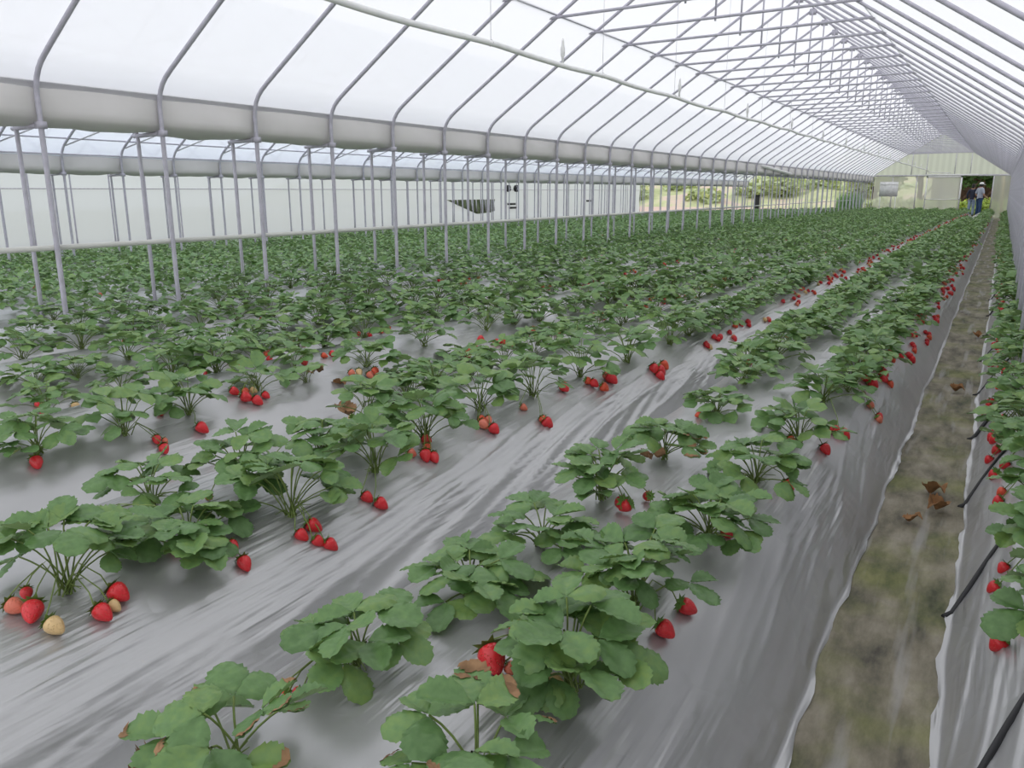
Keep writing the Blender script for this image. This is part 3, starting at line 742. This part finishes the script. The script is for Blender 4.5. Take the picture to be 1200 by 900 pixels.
# berries: unit fruit hanging point up at the origin, tip at -z
bm_ = MB()
bm_.lathe([(.02, .02), (.24, .03), (.42, -.06), (.50, -.22), (.49, -.42), (.41, -.64), (.28, -.86), (.14, -1.02), (.02, -1.08)], 14)
BERRY = {}
for k, mt in BM.items():
    me = bm_.mesh('strawberry', mt); BERRY[k] = me
bm_ = MB()
bm_.lathe([(.02, .02), (.30, .02), (.48, -.2), (.42, -.6), (.2, -.95), (.02, -1.08)], 8)
BERRY_S = {k: bm_.mesh('strawberry', mt) for k, mt in BM.items()}
cm = MB()
for k in range(9):
    a = 2 * PI * k / 9; c, s = math.cos(a), math.sin(a); w = .13
    cm.add([(-s * w * .4, c * w * .4, .05), (s * w * .4, -c * w * .4, .05), (.34 * c + s * w, .34 * s - c * w, .07), (.34 * c - s * w, .34 * s + c * w, .07), (.66 * c, .66 * s, .02 + .12 * (k % 2))],
           [(0, 1, 2, 3), (3, 2, 4)])
cm.lathe([(.06, .03), (.05, .18), (.03, .3)], 6)
CALYX = cm.mesh('calyx', M['calyx'])

HERO['0R'] = [(.245, 2.20, .15, .15, 12, [(.125, 2.20, .16, .045, 'r'), (.150, 2.27, .17, .036, 'r')], ''),
              (.235, 2.62, .16, .16, 14, [(.115, 2.58, .15, .036, 'r'), (.135, 2.68, .17, .036, 'r')], ''),
              (.24, 3.0, .16, .15, 14, [(.13, 2.95, .17, .036, 'r')], ''), (.235, 3.4, .17, .16, 15, [(.12, 3.36, .16, .036, 'r'), (.13, 3.44, .16, .034, 'o')], '')]
ROWS = {}   # name -> list of dict(x, y, R, H, nl, hero, note, berries)
def jit(a): return rnd.uniform(-a, a)
ROWDEF = [  # name, x, hanging side, first y after the hand-placed ones, last y, spacing, words for the label
    ('0R', .215, -1, 3.75, 44.5, .30, 'row against the wall film'),
    ('1R', -.58, 1, 4.30, 44.3, .29, 'path-side row of first bed'),
    ('1L', -1.06, -1, 3.75, 31.0, .30, 'far-side row of first bed'),
    ('2R', -1.80, 1, 5.40, 45.5, .31, 'path-side row of second bed'),
    ('2L', -2.38, -1, 2.95, 45.5, .31, 'far-side row of second bed'),
    ('3R', -3.06, 1, 5.15, 45.5, .31, 'path-side row of third bed'),
    ('3L', -3.68, -1, 1.95, 45.5, .31, 'far-side row of third bed'),
    ('4R', -4.36, 1, 2.20, 45.5, .31, 'path-side row of fourth bed'),
    ('4L', -4.96, -1, 2.60, 45.5, .31, 'far-side row of fourth bed'),
    ('5R', -5.66, 1, 3.00, 45.5, .31, 'path-side row at the posts'),
    ('5L', -6.26, -1, 3.40, 45.5, .31, 'far-side row at the posts')]
for nm, x, sg, y0, y1, sp, words in ROWDEF:
    L = []
    for (hx, hy, R, H, nl, bs, note) in HERO.get(nm, []):
        L.append(dict(x=hx, y=hy, R=R, H=H, nl=nl, hero=True, note=note, b=[]))
    y = y0
    while y < y1:
        r = rnd.random()
        if not (r < .035 and nm not in ('1R',)):
            L.append(dict(x=x + jit(.05), y=y + jit(.06), R=.215 * rnd.uniform(.85, 1.15), H=.17 * rnd.uniform(.75, 1.2), nl=rnd.randint(13, 18), hero=False, note='', b=[]))
        y += sp
    # berries: hand-placed ones go to the nearest plant of their row
    for h in HERO.get(nm, []):
        for b in h[5]:
            p = min(L, key=lambda q: (q['x'] - b[0]) ** 2 * 2 + (q['y'] - b[1]) ** 2)
            p['b'].append(b)
    for p in L:
        if p['hero'] or p['b'] or p['y'] > 45: continue
        pr = {'0R': .95, '1R': .92, '2R': .85, '3R': .75, '4R': .5, '5R': .35}.get(nm, .28)
        if rnd.random() < pr:
            for k in range(rnd.choice([1, 2, 3, 3, 4, 4, 5]) if sg > 0 or nm == '0R' else 1):
                bx = p['x'] + sg * (rnd.uniform(.11, .17) if nm != '0R' else rnd.uniform(.09, .13)); by = p['y'] + rnd.gauss(0, .05)
                p['b'].append((bx, by, bed_z(bx), rnd.uniform(.034, .045), rnd.choice('rrrrrrrroop' + 'c')))
    L.sort(key=lambda p: p['y']); ROWS[nm] = L

cand = []
for nm, *_ in ROWDEF:
    for p in ROWS[nm]:
        d, vis = seen(p['x'], p['y'], .38, 90)
        p['d'] = d; p['row'] = nm; p['vis'] = vis
        if vis: cand.append(p)
cand.sort(key=lambda p: p['d'])
for p in cand[:300]: p['solo'] = True
VAR = []
for i in range(9):
    fo, st, dr = plant_meshes(500 + i, .24, .175, 17 + i % 5, .092, 'mid')
    VAR.append((fo.mesh('foliage', M['leaf']), st.mesh('leaf_stalks', M['stem'])))
VARH = []
for i in range(5):
    fo, st, dr = plant_meshes(900 + i, .23, .17, 15 + i % 4, .090, 'hi')
    VARH.append((fo.mesh('foliage', M['leaf']), st.mesh('leaf_stalks', M['stem'])))
VARS = []
for i in range(9):
    fo, st, dr = plant_meshes(700 + i, .25, .185, 19 + i % 4, .092, 'low')
    VARS.append((fo.mesh('foliage', M['leaf']), st.mesh('leaf_stalks', M['stem'])))
for nm, x0, sg, _y, _y1, _sp, words in ROWDEF:
    n = 0
    for p in ROWS[nm]:
        if not p.get('solo'): continue
        n += 1
        x, y = warp(p['x'], p['y']), p['y']; z = bed_z(p['x']); near = p['d'] < 4.2
        bs = p['b']; red = sum(1 for b in bs if b[4] == 'r'); other = len(bs) - red
        look = 'withered ' if p['note'] == 'd' else 'brown-edged ' if p['note'] == 'w' else 'sparse ' if p['nl'] < 10 else ''
        wi = (' with %s red berr%s' % (NUM[red], 'y' if red == 1 else 'ies')) if red else (' with unripe berries' if other else ' without berries')
        if n <= 20:
            lb = (look + 'strawberry plant' + wi if len((look + wi + words).split()) <= 11 else look + 'plant' + wi) + ', ' + ordinal(n) + ' from near end, ' + words; gp = 'strawberry plants in the ' + words
        else:
            lb = 'strawberry plant merging into the dense stretch, ' + words; gp = 'dense strawberry plants of the ' + words
        t = thing('strawberry_plant', lb, 'strawberry plant', (x, y, z), 0, gp)
        if p['hero']:
            sd = int(abs(p['x']) * 1000 + p['y'] * 77)
            fo, st, dr = plant_meshes(sd, max(.13, p['R']), max(.10, p['H']), p['nl'], .098 if p['d'] < 2.3 else .088, 'hi' if p['d'] < 3.2 else 'mid', 1 if p['note'] == 'w' else 3 if p['note'] == 'd' else 0,
                                      [math.atan2(b[1] - p['y'], b[0] - p['x']) for q_ in ROWS[nm] for b in q_['b'] if .5 * p['R'] < math.hypot(b[0] - p['x'], b[1] - p['y']) < (.5 if q_ is p else .27)][:8])
            fo.build('foliage', M['leaf'], t); st.build('leaf_stalks', M['stem'], t)
            for q_ in dr: tag(q_.build('dry_leaf', M['tan_dry'], t), 'dry brown leaf tip' if len(q_.v) < 90 else 'dry brown leaf')
        else:
            a, b_ = VARH[rnd.randrange(5)] if p['d'] < 3.4 else (VAR if p['d'] < 7 else VARS)[rnd.randrange(9)]; rot = rnd.uniform(0, 6.28); s = p['R'] / .24 * rnd.uniform(.92, 1.05)
            for nm_, me in (('foliage', a), ('leaf_stalks', b_)):
                if nm_ == 'leaf_stalks' and p['d'] > 9: continue
                o = link(nm_, me, t); o.rotation_euler = (0, 0, rot); o.scale = (s, s, s * rnd.uniform(.9, 1.1))
        stalk = MB()
        for (bx, by, bz_, D, ty) in bs:
            wx = warp(bx, by)
            o = link('strawberry', (BERRY if p['d'] < 6 else BERRY_S)[ty], t)
            # tip points down the slope and a little outward, fruit lies on the sheet
            sl = (bed_z(bx + .03 * sg) - bed_z(bx - .03 * sg)) / .06
            tilt = min(1.15, max(.5, 1.25 + sl * .5)) * rnd.uniform(.85, 1.05)
            az = (0 if sg > 0 else PI) + rnd.uniform(-.7, .7)
            ax = Vector((-math.sin(az), math.cos(az), 0))
            q = Matrix.Rotation(-tilt, 3, ax) @ Matrix.Rotation(rnd.uniform(0, 6), 3, 'Z')
            tip = q @ Vector((0, 0, -1))
            o.rotation_euler = q.to_euler(); o.scale = (D, D, D * rnd.uniform(.92, 1.1))
            top = Vector((wx, by, bed_z(bx) + D * .5)) - tip * D * .5
            lowest = top.z + tip.z * D - .32 * D * math.sin(math.acos(min(1, abs(tip.z))))
            o.location = top - t.location
            if p['d'] < 5.5: tag(link('calyx', CALYX, o), 'green leafy cap')
            if ty != 'r': tag(o, BWORD[ty] + ' strawberry')
            if near:
                e = top - t.location
                stalk.tube([(0, 0, .01), (e.x * .35, e.y * .35, max(.05, e.z + .07)), (e.x * .8, e.y * .8, e.z + .035), tuple(e - tip * D * .25)], .0018, 5, 0, False)
        if stalk.v: stalk.build('fruit_stalk', M['stem'], t)

# everything farther off grows together: one mass of foliage with its fruit
rest = [(warp(p['x'], p['y']), p['y'], bed_z(p['x'])) for nm in ROWS for p in ROWS[nm] if not p.get('solo') and (p['vis'] or p['y'] > 3)]
fruit = [(warp(b[0], b[1]), b[1], bed_z(b[0]), b[3], b[4]) for nm in ROWS for p in ROWS[nm] if not p.get('solo') for b in p['b'] if b[1] > 3]
for (c, h) in BEDS2 + BEDS3:
    for x in (c - .3, c + .3):
        y = 3.6 if c > -13 else 6.
        while y < 45.5:
            rest.append((x + jit(.06), y + jit(.07), bed_z(x))); y += .35
            if rnd.random() < .10: fruit.append((x + .15, y, bed_z(x + .15) + .02, .05, rnd.choice('rro')))
def mass():
    rg = np.random.default_rng(3); NL = 17 * 3
    n = len(rest) * NL
    pos = np.repeat(np.array(rest), NL, axis=0)
    q = rg.random(n) ** .6; az = rg.random(n) * 2 * PI
    rr = q * .205 * rg.uniform(.7, 1.1, n); hh = (.19 - .11 * q ** 2) * rg.uniform(.7, 1.15, n)
    P = pos + np.stack([rr * np.cos(az), rr * np.sin(az), np.maximum(.03, hh)], 1)
    yaw = az + rg.normal(0, 1.0, n); pit = rg.normal(-.15, .3, n); L = rg.uniform(.06, .095, n); W = L * .42
    Y = np.stack([np.cos(yaw) * np.cos(pit), np.sin(yaw) * np.cos(pit), np.sin(pit)], 1)
    X = np.stack([np.sin(yaw), -np.cos(yaw), rg.normal(0, .25, n)], 1); X /= np.linalg.norm(X, axis=1)[:, None]
    Z = np.cross(X, Y)
    def pt(a, b, c): return P + X * (a * W)[:, None] + Y * (b * L)[:, None] + Z * (c * L)[:, None]
    V = np.stack([pt(0 * W + 0, .0 * L + 0, 0 * L), pt(0 * W - 1, 0 * L + .5, 0 * L + .12), pt(0 * W, 0 * L + .55, 0 * L - .02), pt(0 * W + 1, 0 * L + .5, 0 * L + .12),
                  pt(0 * W - .6, 0 * L + .88, 0 * L + .05), pt(0 * W, 0 * L + 1, 0 * L - .1), pt(0 * W + .6, 0 * L + .88, 0 * L + .05)], 1).reshape(-1, 3)
    b = (np.arange(n) * 7)[:, None]
    T = np.concatenate([b + np.array([[0, 2, 1]]), b + np.array([[0, 3, 2]]), b + np.array([[1, 2, 4]]), b + np.array([[4, 2, 5]]), b + np.array([[2, 3, 6]]), b + np.array([[2, 6, 5]])], 1).reshape(-1, 3)
    me = bpy.data.meshes.new('strawberry_foliage'); nt = len(T)
    me.vertices.add(len(V)); me.vertices.foreach_set('co', V.astype(np.float32).ravel())
    me.loops.add(nt * 3); me.loops.foreach_set('vertex_index', T.astype(np.int32).ravel())
    me.polygons.add(nt); me.polygons.foreach_set('loop_start', np.arange(0, nt * 3, 3, dtype=np.int32)); me.polygons.foreach_set('loop_total', np.full(nt, 3, dtype=np.int32))
    me.polygons.foreach_set('use_smooth', np.ones(nt, dtype=bool))
    me.materials.append(M['leaf']); me.update(); me.validate()
    o = link('strawberry_foliage', me)
    tag(o, 'dense mass of strawberry foliage filling the far beds and the beds beyond the posts', 'strawberry foliage', kind='stuff')
    fm = MB(); ks = list('ropcg')
    for (x, y, z, D, ty) in fruit:
        fm.lathe([(.1 * D, .5 * D), (.5 * D, .3 * D), (.4 * D, -.2 * D), (.05 * D, -.55 * D)], 6, ks.index(ty), (x, y, z + .45 * D))
    tag(fm.build('ripe_fruit', [BM[k] for k in ks], o), 'red strawberries among the far leaves', kind='stuff')
mass()

# black hoses lying over the bed by the wall film
n = 0
for i, y0 in enumerate([1.50, 2.62, 3.66, 4.75, 5.85, 7.1, 8.4, 9.8, 11.3, 13.0]):
    m = MB(); pts = []; rs = []
    for t in np.linspace(0, 1, 14):
        x = -.005 + .26 * t + .006 * math.sin(7 * t + i); y = y0 + (.42 + .04 * (i % 3)) * t + .22 * t * t
        pts.append((x, y, bed_z(x) + .006)); rs.append(.011 - .004 * t)
    m.tube(pts, rs, 8)
    tag(m.build('drip_hose', M['black']), 'black hose lying across the sheet of bed by wall film, %s from near end' % ordinal(i + 1), 'hose', 'black hoses across the bed')

# dry leaves dropped on the path and on the sheets
def dry(x, y, s, seed, label, mat='dry', name='dry_leaf'):
    r = random.Random(seed); m = MB()
    for k in range(1):
        Vt, F = TEMPL['hi'][seed % 5]; V = Vt.copy() * s * 1.5
        V[:, 2] += .9 * np.abs(V[:, 0]) ** 1.3 / s ** .3 + .25 * s * np.sin(V[:, 1] / s * 5 + k)
        A = np.array(Matrix.Rotation(r.uniform(0, 6), 3, 'Z') @ Matrix.Rotation(r.uniform(-.2, .25), 3, 'Y')); V = V @ A.T
        V[:, 2] -= V[:, 2].min(); m.add(V + np.array([r.uniform(-.02, .02), r.uniform(-.02, .02), .004 * k]), F)
    tag(m.build(name, M[mat], None, True, (x, y, bed_z(x) + .008 if bed_z(x) > .02 else .012)), label, 'dry leaf', 'dry leaves on path and beds')
dry(-.075, 3.72, .075, 1, 'curled brown dry leaf on the path, biggest of the little heap')
dry(-.095, 3.52, .07, 2, 'curled brown dry leaf on the path in front of the biggest one')
dry(-.115, 3.36, .05, 3, 'small twisted dry leaf on the path, nearest of the little heap')
dry(-.06, 5.9, .06, 4, 'brown leaf scrap on the path farther along near the hoses')
dry(-.09, 8.3, .06, 5, 'brown leaf scrap on the path, farthest one seen')
dry(-2.86, 2.98, .085, 6, 'brown dead leaf bundle on the third bed beside the withered plant', 'tan_dry')
dry(-2.74, 2.80, .085, 7, 'brown dead leaf trailing down the sheet below the withered plant', 'dry')
dry(-2.95, 3.15, .07, 8, 'reddish dry leaf lying behind the withered plant', 'dry')
dry(-1.76, 1.385, .035, 9, 'single tan bract lying beside a red berry on the second bed', 'tan_dry')

# ------------------------------------------------------------------ people by the doorway
def skin_obj(name, verts, edges, mat, parent=None, sub=2):
    me = bpy.data.meshes.new(name); me.from_pydata([v[:3] for v in verts], edges, []); me.materials.append(mat)
    o = link(name, me, parent); md = o.modifiers.new('skin', 'SKIN'); md.use_smooth_shade = True
    for i, v in enumerate(verts):
        r = v[3] if isinstance(v[3], tuple) else (v[3], v[3]); me.skin_vertices[0].data[i].radius = r
    me.skin_vertices[0].data[0].use_root = True
    s = o.modifiers.new('subdivision', 'SUBSURF'); s.levels = sub; s.render_levels = sub
    return o
SKIN = plain('skin', (.50, .30, .22, 1), .6, .3); HAIR = plain('black_hair', (.02, .017, .015, 1), .6)
def person(loc, rz, label, H, arms, top_mat, leg_mat, cap, slim=1.):
    k = H / 1.72
    t = thing('person', label, 'person', loc, rz)
    v = []; e = []
    def add(p, r, par=None):
        v.append((p[0] * k, p[1] * k, p[2] * k, tuple(q * k for q in r) if isinstance(r, tuple) else r * k)); i = len(v) - 1
        if par is not None: e.append((par, i))
        return i
    pel = add((0, 0, .94), (.145 * slim, .10)); wa = add((0, .0, 1.08), (.13 * slim, .09), pel); ch = add((0, .01, 1.27), (.15 * slim, .10), wa)
    nb = add((0, -.005, 1.42), (.085, .07), ch); nk = add((0, .01, 1.49), .052, nb); hd = add((0, .02, 1.58), (.072, .085), nk); ht = add((0, .02, 1.66), (.066, .075), hd)
    add((0, .118, 1.575), .014, hd); add((0, .09, 1.525), .03, hd)
    add((.082, .01, 1.58), .018, hd); add((-.082, .01, 1.58), .018, hd)
    sh = []
    for s, (el, wr) in zip((-1, 1), arms):
        a = add((s * .17, -.005, 1.385), .055, nb); b = add(el, .042, a); c = add(wr, .029, b)
        d = Vector(wr) - Vector(el); d.normalize(); side = d.cross(Vector((0, 0, 1))); side = side.normalized() if side.length > .1 else Vector((1, 0, 0))
        pm = Vector(wr) + d * .05; pi_ = add(pm, (.034, .018), c)
        for q in range(4):
            f0 = pm + d * .04 + side * (-.03 + .02 * q); f1 = f0 + d * (.035 + .008 * (q in (1, 2))) ; f2 = f1 + (d * .6 + Vector((0, .5, -.3))) * .03
            i0 = add(f0, .010, pi_); i1 = add(f1, .009, i0); add(f2, .008, i1)
        th = add(pm + side * .045, .011, pi_); add(pm + side * .06 + d * .035, .009, th)
        sh.append((a, b, c))
    for s in (-1, 1):
        hp = add((s * .085, 0, .86), (.085 * slim, .085), pel); kn = add((s * .10, .015, .48), .056, hp); an = add((s * .105, -.01, .09), .036, kn)
        add((s * .115, .07, .035), .033, an); add((s * .12, .15, .025), .026, len(v) - 1)
    skin_obj('body', v, e, SKIN, t)
    # shirt
    V = []; E = []
    def a2(p, r, par=None):
        V.append((p[0] * k, p[1] * k, p[2] * k, tuple(q * k for q in r) if isinstance(r, tuple) else r * k))
        if par is not None: E.append((par, len(V) - 1))
        return len(V) - 1
    w0 = a2((0, 0, 1.08), (.155 * slim, .115)); a2((0, 0, .80), (.165 * slim, .125), w0); c0 = a2((0, .01, 1.27), (.175 * slim, .122), w0); n0 = a2((0, 0, 1.415), (.10, .085), c0)
    for s, (el, wr) in zip((-1, 1), arms):
        x = a2((s * .175, -.005, 1.385), .07, n0); mid = Vector((s * .175, -.005, 1.385)).lerp(Vector(el), .9); y_ = a2(mid, .062, x)
        if top_mat[1]: a2(Vector(el).lerp(Vector(wr), .9), .045, y_)
    skin_obj('shirt' if not top_mat[1] else 'jacket', V, E, top_mat[0], t)
    V = []; E = []
    p0 = a2((0, 0, 1.04), (.155 * slim, .115))
    for s in (-1, 1):
        h_ = a2((s * .085, 0, .84), (.10 * slim, .10), p0); k_ = a2((s * .10, .015, .48), .078, h_); a2((s * .105, -.005, .09), .068, k_)
    skin_obj('trousers', V, E, leg_mat, t)
    for s in (-1, 1):
        m = MB(); x = s * .11 * k
        m.lathe([(.045, 0), (.052, .03), (.05, .07), (.042, .10)], 10, 0, (x, -.01, 0)); m.tube([(x, 0, .035), (x + s * .006, .09, .032), (x + s * .01, .17, .025)], [.045, .045, .03], 10)
        m.build('shoe', M['dark_post'], t)
    m = MB(); m.lathe([(.088, 1.56), (.096, 1.62), (.09, 1.68), (.06, 1.725), (.01, 1.735)] if not cap else [(.084, 1.50), (.092, 1.55), (.093, 1.60), (.085, 1.615)], 14, 0, (0, .012, 0))
    if not cap: m.tube([(0, -.055, 1.50), (0, -.065, 1.60)], [.06, .07], 10)
    m.v = [tuple(q * k for q in p) for p in m.v]; m.build('hair', HAIR, t)
    if cap:
        m = MB(); m.lathe([(.100, 1.615), (.101, 1.645), (.094, 1.68), (.06, 1.71), (.015, 1.72)], 16, 0, (0, .015, 0))
        rows = [[(.10 * math.cos(a), .015 + .10 * math.sin(a), 1.612) for a in np.linspace(.25, PI - .25, 9)], [(.115 * math.cos(a), .03 + .20 * math.sin(a), 1.60) for a in np.linspace(.25, PI - .25, 9)],
                [(.115 * math.cos(a), .03 + .20 * math.sin(a), 1.592) for a in np.linspace(.25, PI - .25, 9)], [(.10 * math.cos(a), .015 + .10 * math.sin(a), 1.60) for a in np.linspace(.25, PI - .25, 9)]]
        m.sheet(rows); m.v = [tuple(q * k for q in p) for p in m.v]; m.build('cap', M['white_pipe'], t)
    return t
man = person((-1.02, 47.25, .0), math.radians(-55), 'person in white cap, pale blue-grey shirt and jeans standing at the doorway', 1.74,
       [((-.27, -.06, 1.12), (-.17, .12, 1.0)), ((.25, .02, 1.11), (.2, .2, 1.0))],
       (plain('pale_blue_shirt', (.42, .46, .55, 1), .8), False), plain('blue_jeans', (.035, .075, .17, 1), .8), True, 1.05)
person((-1.36, 47.6, .0), math.radians(-10), 'person in dark sleeveless jacket and pale jeans, half hidden behind the one in the cap', 1.66,
       [((-.24, -.02, 1.12), (-.22, .1, .92)), ((.24, .0, 1.12), (.2, .12, .95))],
       (plain('navy_jacket', (.03, .035, .06, 1), .8), True), plain('pale_jeans', (.30, .38, .50, 1), .8), False, .92)

# ------------------------------------------------------------------ light: bright overcast sky through the films
W = bpy.data.worlds.new('overcast_sky'); bpy.context.scene.world = W; W.use_nodes = True
bg = W.node_tree.nodes['Background']; bg.inputs[0].default_value = (.965, .98, 1.0, 1); bg.inputs[1].default_value = 1.0
sn = bpy.data.lights.new('sun_through_cloud', 'SUN'); sn.energy = .5; sn.angle = math.radians(60); so = bpy.data.objects.new('sun_through_cloud', sn); C.objects.link(so)
so.rotation_euler = (math.radians(18), math.radians(-12), 0)
sc = bpy.context.scene
sc.view_settings.view_transform = 'Standard'; sc.view_settings.look = 'None'; sc.view_settings.gamma = 1; sc.view_settings.use_curve_mapping = False; sc.view_settings.exposure = .40
sc.cycles.max_bounces = 10; sc.cycles.diffuse_bounces = 5; sc.cycles.transmission_bounces = 6; sc.cycles.transparent_max_bounces = 20; sc.cycles.use_denoising = True
